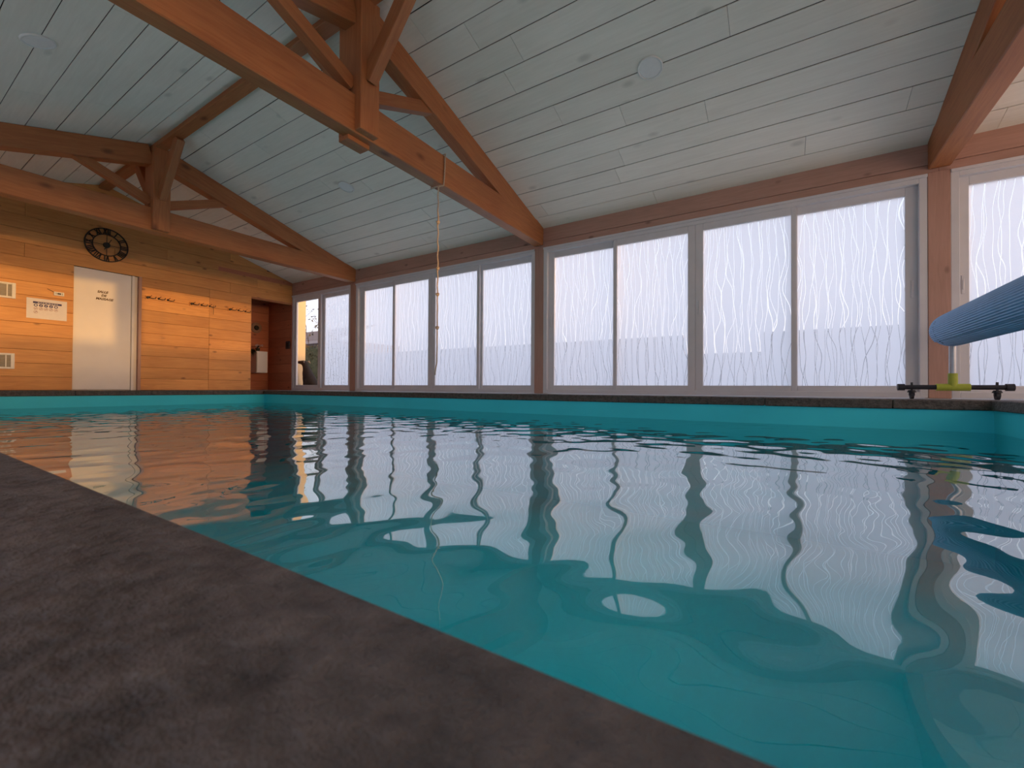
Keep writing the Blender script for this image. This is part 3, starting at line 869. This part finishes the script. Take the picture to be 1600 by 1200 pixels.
def build_poster():
    y0, y1, z0, z1 = 1.580, 2.022, 1.122, 1.437
    t = thing('rules_poster', 'white pool rules poster with rows of round symbols beside the door', 'poster', (XE, (y0 + y1) / 2, z0))
    x = XE + .001
    box('sheet', (x, y0, z0), (x + .002, y1, z1), M['paper'], t)
    xb = x + .002
    ya, yb = 1.648, 1.962
    box('banner', (xb, ya, 1.358), (xb + .0008, yb, 1.388), M['navy'], t)
    k = ya + .05
    while k < yb - .05:
        w = random.uniform(.012, .03)
        box('banner_text', (xb + .0008, k, 1.368), (xb + .0012, k + w, 1.377), M['paper'], t); k += w + .008
    for i in range(5):
        cy_ = 1.678 + i * .055
        bm = bmesh.new(); add_cyl(bm, (xb, cy_, 1.330), (xb + .0008, cy_, 1.330), .0215, seg=24); s = obj('order_symbol', bm, M['navy'], t)
        bm = bmesh.new()
        if i in (0, 4): add_cyl(bm, (xb + .0008, cy_, 1.330), (xb + .0012, cy_, 1.330), .012, seg=12)
        else:
            add_cyl(bm, (xb + .0008, cy_ + .002, 1.336), (xb + .0012, cy_ + .002, 1.336), .005, seg=8)
            add_box(bm, (xb + .0008, cy_ - .009, 1.320), (xb + .0012, cy_ + .006, 1.329))
        obj('pictogram', bm, M['paper'], s)
    for i in range(6):
        cy_ = 1.678 + (i % 5) * .055; cz = 1.278 - .055 * (i // 5)
        ring = obj('prohibition_symbol', add_ring(bmesh.new(), (0, cy_, cz), .0215, .018, xb, xb + .0008, 24), M['red_print'], t)
        bm = bmesh.new()
        bmesh.ops.create_cube(bm, size=1, matrix=Matrix.Translation((xb + .0006, cy_, cz)) @ Matrix.Rotation(math.radians(45), 4, 'X') @ Matrix.Diagonal((.0008, .038, .0035, 1)))
        obj('slash', bm, M['red_print'], ring)
        bm = bmesh.new()
        add_box(bm, (xb, cy_ - .008, cz - .004), (xb + .0005, cy_ + .007, cz + .003)); add_cyl(bm, (xb, cy_ + .006, cz + .006), (xb + .0005, cy_ + .006, cz + .006), .004, seg=8)
        obj('pictogram', bm, M['navy'], ring)
build_poster()

def build_thermostat():
    y0, y1, z0, z1 = 1.868, 1.985, 1.518, 1.578
    t = thing('thermostat', 'small white wall device with dark display above the poster', 'thermostat', (XE, 1.92, z0))
    box('housing', (XE, y0, z0), (XE + .026, y1, z1), M['white_plastic'], t, bevel=.005)
    box('display', (XE + .026, y0 + .038, z0 + .018), (XE + .0275, y1 - .036, z1 - .018), M['dark_plastic'], t)
    for y in (y0 + .022, y1 - .026):
        box('button', (XE + .026, y, z0 + .016), (XE + .0275, y + .006, z1 - .016), M['dark_plastic'], t)
    bm = bmesh.new()
    add_tube(bm, [(XE + .005, y0 + .01, z1 - .012), (XE + .006, y0 - .03, z1 + .012), (XE + .004, y0 - .07, z1 + .03)], .004, 6)
    obj('cable', bm, M['black_metal'], t)
build_thermostat()

def build_rack(y0, y1, label, cord=False):
    z = 1.70
    t = thing('coat_rack', label, 'coat rack', (XE, (y0 + y1) / 2, z - .04), 'coat racks on the pine wall')
    bar('board', (XE + .011, y0, z), (XE + .011, y1, z), .022, .07, M['plank_wall'], t, bevel=.003)
    for k in range(3):
        y = y0 + (y1 - y0) * (.14 + .36 * k)
        bm = bmesh.new()
        add_cyl(bm, (XE + .021, y, z + .005), (XE + .026, y, z + .005), .018, seg=12)
        add_tube(bm, [(XE + .022, y, z + .01), (XE + .05, y + .01, z - .005), (XE + .068, y + .045, z - .014), (XE + .072, y + .075, z - .010), (XE + .070, y + .09, z + .024)], .0065, 7)
        add_tube(bm, [(XE + .024, y, z + .012), (XE + .045, y + .02, z + .03), (XE + .05, y + .03, z + .045)], .005, 6)
        obj('hook', bm, M['black_metal'], t, smooth=True)
    bm = bmesh.new(); add_cyl(bm, (XE + .02, y0 + .03, z + .0), (XE + .055, y0 + .03, z), .024, .02, 14); obj('shadow_stud', bm, M['black_metal'], t)  # black stud shaped in place of the shadow blob at the rack's end
    if cord:
        bm = bmesh.new()
        add_tube(bm, [(XE + .07, y1 - .01, z + .02), (XE + .072, y1 - .005, z - .06), (XE + .07, y1 - .006, z - .16)], .004, 6)
        obj('cord', bm, M['black_metal'], t)
build_rack(3.03, 3.42, 'pine coat rack with black hooks next to the white door')
build_rack(3.72, 4.12, 'middle pine coat rack with a short cord hanging from its end', True)
build_rack(4.41, 4.80, 'pine coat rack with black hooks next to the dark alcove')

# ------------------------------------------------------------------ alcove contents
def build_alcove_things():
    x0, x1, y0, y1, z0, z1 = -10.82, -10.52, 5.34, 5.60, .41, .925
    t = thing('wall_cabinet', 'small white cabinet hung in the dark alcove', 'cabinet', ((x0 + x1) / 2, (y0 + y1) / 2, z0))
    box('body', (x0, y0, z0), (x1, y1, z1), M['white_door'], t, bevel=.004)
    box('door', (x1, y0 + .008, z0 + .008), (x1 + .018, y1 - .008, z1 - .008), M['white_door'], t, bevel=.003)
    p = Vector((-10.62, 5.42, z1))
    t = thing('potted_flower', 'small pot of pale pink flowers on the white alcove cabinet', 'flower pot', p)
    bm = bmesh.new(); add_cyl(bm, p, p + Vector((0, 0, .075)), .036, .05, 16); obj('pot', bm, M['leaf_dark'], t)
    bm = bmesh.new()
    for k in range(7):
        a = k * .9; b = p + Vector((.0, 0, .07))
        tip = b + Vector((.08 * math.cos(a), .10 * math.sin(a), .05 + .03 * math.sin(k * 2.1)))
        mid = (b + tip) / 2 + Vector((0, 0, .04))
        side = Vector((-math.sin(a), math.cos(a), 0)) * .022
        v = [bm.verts.new(q) for q in (b, mid + side, tip, mid - side)]
        bm.faces.new(v)
    bmesh.ops.solidify(bm, geom=list(bm.faces), thickness=.002)
    obj('leaves', bm, M['leaf_dark'], t)
    for k in range(5):
        c = p + Vector((.03 * math.cos(k * 1.3) + .02, -.04 + .035 * k - .02, .13 + .022 * math.sin(k * 2.2)))
        bm = bmesh.new()
        for j in range(5):
            a = j * 2 * math.pi / 5
            u = Vector((.25, math.cos(a), math.sin(a))).normalized(); s = Vector((0, -math.sin(a), math.cos(a)))
            vv = [bm.verts.new(q) for q in (c, c + u * .02 + s * .012, c + u * .034, c + u * .02 - s * .012)]
            bm.faces.new(vv)
        bmesh.ops.solidify(bm, geom=list(bm.faces), thickness=.002)
        obj('flower', bm, M['flower'], t)
    bm = bmesh.new()
    p0 = p + Vector((.05, -.07, -.02))
    for k in range(9):
        a = -2.2 + k * .28
        q = [p + Vector((0.02, -.03, .06)), p + Vector((.06 + .05 * math.sin(a), -.09 - .02 * k % 3, .03)), p + Vector((.14 + .03 * math.cos(k), -.10 - .012 * k, -.08 - .03 * (k % 4)))]
        w = Vector((0, .018, .006))
        v = [bm.verts.new(z) for z in (q[0], q[1] + w, q[2], q[1] - w)]
        bm.faces.new(v)
    bmesh.ops.solidify(bm, geom=list(bm.faces), thickness=.003)
    obj('trailing_leaves', bm, M['leaf_dark'], t)
    # round plaque with dark centre
    c = Vector((ALC_X, 5.50, 1.515))
    t = thing('wall_plaque', 'oval pale plaque with dark centre on the alcove wall', 'plaque', c)
    bm = bmesh.new(); add_cyl(bm, c, c + Vector((.02, 0, 0)), .13, .125, 32); o = obj('disc', bm, M['mirror_wood'], t)
    bm = bmesh.new(); add_cyl(bm, c + Vector((.02, 0, 0)), c + Vector((.05, 0, 0)), .06, .045, 20); obj('centre', bm, M['black_metal'], t)
    # switch box next to the glass door
    t = thing('switch_box', 'small black box on the red pine wall beside the glass door', 'switch', (-9.98, YW, 1.06))
    box('housing', (-10.05, YW - .035, .985), (-9.905, YW, 1.165), M['dark_plastic'], t, bevel=.006)
    box('rocker', (-10.01, YW - .041, 1.03), (-9.945, YW - .034, 1.12), M['black'], t, bevel=.002)
build_alcove_things()

# ------------------------------------------------------------------ pool cover reel
REEL_X, REEL_Z, REEL_R = 1.285, .625, .148
def build_reel():
    t = thing('cover_reel', 'pool cover reel stand with lime tee joint and black feet', 'reel', (REEL_X, 5.37, 0))
    for y in (5.37, -.42):
        s = 1 if y > 2 else -1
        zb = .108
        bm = bmesh.new(); add_cyl(bm, (REEL_X - .36, y, zb), (REEL_X + .36, y, zb), .021, seg=18); obj('foot_bar', bm, M['dark_plastic'], t, smooth=False)
        for q in (-1, 1):
            bm = bmesh.new(); add_cyl(bm, (REEL_X + q * .325, y, zb), (REEL_X + q * .375, y, zb), .031, seg=18); obj('end_cap', bm, M['dark_plastic'], t)
            xw = REEL_X + q * .275
            bm = bmesh.new()
            add_cyl(bm, (xw, y, zb - .03), (xw, y, zb + .045), .009, seg=10)
            add_cyl(bm, (xw, y, .060), (xw, y, .082), .034, .024, seg=14)
            add_cyl(bm, (xw - .012, y, .034), (xw + .012, y, .034), .034, seg=20)
            add_box(bm, (xw - .020, y - .012, .030), (xw - .014, y + .012, .070)); add_box(bm, (xw + .014, y - .012, .030), (xw + .020, y + .012, .070))
            obj('caster', bm, M['dark_plastic'], t)
        bm = bmesh.new()
        add_cyl(bm, (REEL_X - .11, y, zb), (REEL_X + .11, y, zb), .032, seg=20); add_cyl(bm, (REEL_X, y, zb), (REEL_X, y, zb + .125), .033, seg=20)
        obj('tee_joint', bm, M['lime'], t)
        bm = bmesh.new(); add_cyl(bm, (REEL_X, y, zb + .10), (REEL_X, y, REEL_Z), .026, seg=18); obj('upright', bm, M['steel'], t)
        bm = bmesh.new(); add_cyl(bm, (REEL_X, y - .05, REEL_Z), (REEL_X, y + .05, REEL_Z), .045, seg=20); obj('bearing', bm, M['dark_plastic'], t)
    bm = bmesh.new(); add_cyl(bm, (REEL_X, -.44, REEL_Z), (REEL_X, 5.40, REEL_Z), .03, seg=16); obj('axle', bm, M['steel'], t)
    # the rolled cover: ribs run along the roll, closed rounded end
    ribs, sub = 56, 6
    seg = ribs * sub
    prof = [(5.455, .0), (5.455, .06), (5.45, .105), (5.435, .130), (5.405, .1445), (5.35, REEL_R), (5.15, REEL_R + .001), (4.0, REEL_R + .006), (2.4, REEL_R + .008), (.6, REEL_R + .006), (-.1, REEL_R), (-.2, .14), (-.22, .06), (-.22, .0)]
    bm = bmesh.new()
    rings = []
    for y, r in prof:
        if r == 0:
            rings.append([bm.verts.new((REEL_X, y, REEL_Z))]); continue
        ring = []
        for k in range(seg):
            a = k * 2 * math.pi / seg
            rib = -.0070 * abs(math.cos(math.pi * k / sub)) ** 4 * min(1, r / .13)
            spiral = .008 * ((a / (2 * math.pi) + .38) % 1.0) * min(1, r / .13)
            ring.append(bm.verts.new((REEL_X + (r + rib + spiral) * math.cos(a), y, REEL_Z + (r + rib + spiral) * math.sin(a))))
        rings.append(ring)
    for i in range(len(rings) - 1):
        A, B = rings[i], rings[i + 1]
        for k in range(seg):
            k2 = (k + 1) % seg
            if len(A) == 1: bm.faces.new((A[0], B[k], B[k2]))
            elif len(B) == 1: bm.faces.new((A[k], B[0], A[k2]))
            else: bm.faces.new((A[k], B[k], B[k2], A[k2]))
    bmesh.ops.recalc_face_normals(bm, faces=bm.faces)
    c = thing('pool_cover', 'blue ribbed pool cover rolled up above the pool end', 'pool cover', (REEL_X, 2.6, REEL_Z))
    obj('rolled_sheet', bm, M['cover'], c, smooth=True)
    # end seam of the sheet
    bm = bmesh.new()
    for k in range(10):
        a0 = math.radians(150 + k * 9); a1 = math.radians(150 + k * 9 + 6)
        rr = REEL_R + .004
        add_tube(bm, [(REEL_X + rr * math.cos(a), 5.26 + .012 * math.sin(a * 5), REEL_Z + rr * math.sin(a)) for a in (a0, (a0 + a1) / 2, a1)], .0022, 5)
    obj('seam_stitch', bm, M['dark_plastic'], c)
build_reel()

# ------------------------------------------------------------------ outside
def build_outside():
    box('garden_ground', (-60, YW + .13, -.20), (60, 60, -.03), M['gravel'])
    g = structure(bpy.data.objects['garden_ground'])
    box('garden_ground', (-60, -40, -.20), (60, YB - .17, -.03), M['gravel'])
    structure(bpy.data.objects['garden_ground.001'])
    # cream outside wall end, lit by the low sun
    o = box('wall_outside', (-10.55, YW + .20, -.03), (-10.30, 6.43, 2.75), M['stucco']); structure(o)
    # low garden wall: stretches of different height
    t = thing('garden_wall', 'low grey garden wall outside, a dim band behind the frosted panes', 'wall', (0, 9.5, -.03))
    for x0, x1, h in ((-.35, 26.0, 1.17), (-1.75, -.35, .80), (-12.8, -1.75, 1.20)):
        box('wall_section', (x0, 9.45, -.03), (x1, 9.65, h - .05), M['garden_wall'], t)
        box('wall_cap', (x0, 9.42, h - .05), (x1, 9.68, h), M['garden_wall'], t, bevel=.006)
    box('wall_section', (14.0, -8.0, -.03), (14.2, 9.40, 1.20), M['garden_wall'], t)  # unseen return, added to cut the low sun's patch on the door wall
    # hedge seen through the clear pane
    t = thing('hedge', 'clipped green hedge outside behind the dark dog', 'hedge', (-16.5, 10.6, 0))
    n = 5200
    bm = bmesh.new()
    for k in range(n):
        u, v, w = random.random(), random.random(), random.random()
        p = Vector((-19.5 + 6.0 * u, 10.3 + .6 * v, 1.80 * w))
        d = Vector((random.uniform(-1, 1), random.uniform(-1, 1), random.uniform(-1, 1))).normalized()
        e = d.cross(Vector((random.random(), random.random(), random.random()))).normalized()
        s = random.uniform(.03, .06)
        bm.faces.new([bm.verts.new(q) for q in (p - d * s, p + e * s * .6, p + d * s, p - e * s * .6)])
    o = obj('foliage', bm, M['hedge'], t); o['kind'] = 'stuff'
    box('hedge_body', (-19.4, 10.42, 0), (-13.6, 10.78, 1.70), M['hedge'], t, bevel=.08)
    # outbuilding with tiled roof
    t = thing('outbuilding', 'low outbuilding with tiled roof seen through the clear glass', 'building', (-24, 16, 0))
    box('wall', (-29.5, 14.6, 0), (-20.0, 18.6, 2.62), M['shed_wall'], t)
    box('eaves_board', (-29.8, 14.2, 2.50), (-19.7, 14.26, 2.66), M['eaves'], t)
    pitch = math.atan2(1.0, 2.4)
    for r in range(9):
        for c in range(24):
            y = 14.2 + r * .27; z = 2.66 + r * .27 * math.tan(pitch)
            x = -29.8 + c * .42
            bar('roof_tile', (x + .01, y + .14, z + .06), (x + .41, y + .14, z + .06), .30, .03, M['roof_tile'], t, up=(0, -math.sin(pitch), math.cos(pitch)), bevel=.01)
    # tree
    base = Vector((-19.3, 12.9, 0))
    t = thing('garden_tree', 'half bare tree with dark leaves against the evening sky', 'tree', base)
    rnd = random.Random(4)
    bm = bmesh.new(); leaves = []
    def grow(p, d, ln, r, depth):
        pts = [p]; q = p.copy()
        for k in range(4):
            d = (d + Vector((rnd.uniform(-.22, .22), rnd.uniform(-.22, .22), rnd.uniform(-.05, .16)))).normalized()
            q = q + d * ln / 4; pts.append(q.copy())
        add_tube(bm, pts, [r * (1 - .12 * k) for k in range(5)], 6 if depth < 2 else 4)
        if depth >= 3:
            for k in range(2): leaves.append(pts[rnd.randint(1, 4)] + Vector((rnd.uniform(-.12, .12), rnd.uniform(-.12, .12), rnd.uniform(-.15, .05))))
        if depth < 5:
            for k in range(3 if depth < 2 else 2):
                dd = (d + Vector((rnd.uniform(-.8, .8), rnd.uniform(-.8, .8), rnd.uniform(-.3, .5)))).normalized()
                grow(pts[4 if k == 0 else rnd.randint(2, 4)], dd, ln * .72, r * .58, depth + 1)
    grow(base, Vector((0, 0, 1)), 1.9, .06, 0)
    obj('branches', bm, M['bark'], t)
    bm = bmesh.new()
    for p in leaves:
        d = Vector((rnd.uniform(-1, 1), rnd.uniform(-1, 1), rnd.uniform(-1, 1))).normalized(); e = d.cross(Vector((.3, .5, .8))).normalized()
        s = rnd.uniform(.05, .10)
        bm.faces.new([bm.verts.new(q) for q in (p - d * s, p + e * s * .6, p + d * s, p - e * s * .6)])
    o = obj('leaves', bm, M['leaf'], t); o['kind'] = 'stuff'
build_outside()

def build_dog():
    """sitting just outside the clear pane, muzzle to the left; body grown from joints"""
    o_ = Vector((-9.79, 6.17, -.03))
    t = thing('dog', 'dark dog sitting outside the clear glass, muzzle pointing left', 'dog', o_)
    J = {  # joint: (x to the right, y away, z), radius
        'hip': ((.26, 0, .17), .115), 'belly': ((.16, 0, .29), .11), 'chest': ((.04, 0, .42), .120), 'neck': ((-.040, 0, .57), .078),
        'skull': ((-.115, 0, .695), .082), 'stop': ((-.20, 0, .708), .060), 'muz': ((-.30, 0, .716), .044), 'nose': ((-.41, 0, .728), .034),
        'sl': ((-.01, -.07, .36), .055), 'el': ((.0, -.075, .22), .034), 'wl': ((-.02, -.075, .08), .024), 'pl': ((-.06, -.075, .022), .026),
        'sr': ((-.01, .07, .36), .055), 'er': ((.0, .075, .22), .034), 'wr': ((-.02, .075, .08), .024), 'pr': ((-.06, .075, .022), .026),
        'kl': ((.12, -.11, .17), .070), 'hl': ((.22, -.12, .055), .034), 'fl': ((.06, -.12, .025), .028),
        'kr': ((.12, .11, .17), .070), 'hr': ((.22, .12, .055), .034), 'fr': ((.06, .12, .025), .028),
        't1': ((.38, 0, .06), .035), 't2': ((.52, .03, .03), .018),
    }
    E = [('hip', 'belly'), ('belly', 'chest'), ('chest', 'neck'), ('neck', 'skull'), ('skull', 'stop'), ('stop', 'muz'), ('muz', 'nose'),
         ('chest', 'sl'), ('sl', 'el'), ('el', 'wl'), ('wl', 'pl'), ('chest', 'sr'), ('sr', 'er'), ('er', 'wr'), ('wr', 'pr'),
         ('hip', 'kl'), ('kl', 'hl'), ('hl', 'fl'), ('hip', 'kr'), ('kr', 'hr'), ('hr', 'fr'), ('hip', 't1'), ('t1', 't2')]
    names = list(J)
    me = bpy.data.meshes.new('body')
    me.from_pydata([J[n][0] for n in names], [(names.index(a), names.index(b)) for a, b in E], [])
    ob = bpy.data.objects.new('body', me)
    COL.objects.link(ob)
    ob.modifiers.new('skin', 'SKIN')
    for i, n in enumerate(names):
        me.skin_vertices[0].data[i].radius = (J[n][1], J[n][1])
    me.skin_vertices[0].data[0].use_root = True
    sd = ob.modifiers.new('sub', 'SUBSURF'); sd.levels = 2; sd.render_levels = 2
    dg = bpy.context.evaluated_depsgraph_get()
    me2 = bpy.data.meshes.new_from_object(ob.evaluated_get(dg))
    bpy.data.objects.remove(ob, do_unlink=True)
    me2.materials.clear(); me2.materials.append(M['dog'])
    for p in me2.polygons: p.use_smooth = True
    body = register(bpy.data.objects.new('body', me2), Matrix.Translation(o_), t)
    for s in (-1, 1):
        bm = bmesh.new()
        b = o_ + Vector((-.075, s * .045, .735))
        v = [bm.verts.new(q) for q in (b + Vector((-.03, 0, 0)), b + Vector((.035, s * .01, -.012)), b + Vector((.045, s * .02, .025)), b + Vector((.075, s * .045, -.055)))]
        for f in ((0, 1, 2), (0, 2, 3), (0, 3, 1), (1, 3, 2)): bm.faces.new([v[i] for i in f])
        obj('ear', bm, M['dog_pale'], t)
        bm = bmesh.new(); bmesh.ops.create_uvsphere(bm, u_segments=8, v_segments=6, radius=.009, matrix=Matrix.Translation(o_ + Vector((-.175, s * .04, .728))))
        obj('eye', bm, M['black'], t, smooth=True)
    bm = bmesh.new(); bmesh.ops.create_uvsphere(bm, u_segments=10, v_segments=8, radius=.015, matrix=Matrix.Translation(o_ + Vector((-.427, 0, .736))))
    obj('nose', bm, M['black'], t, smooth=True)
build_dog()
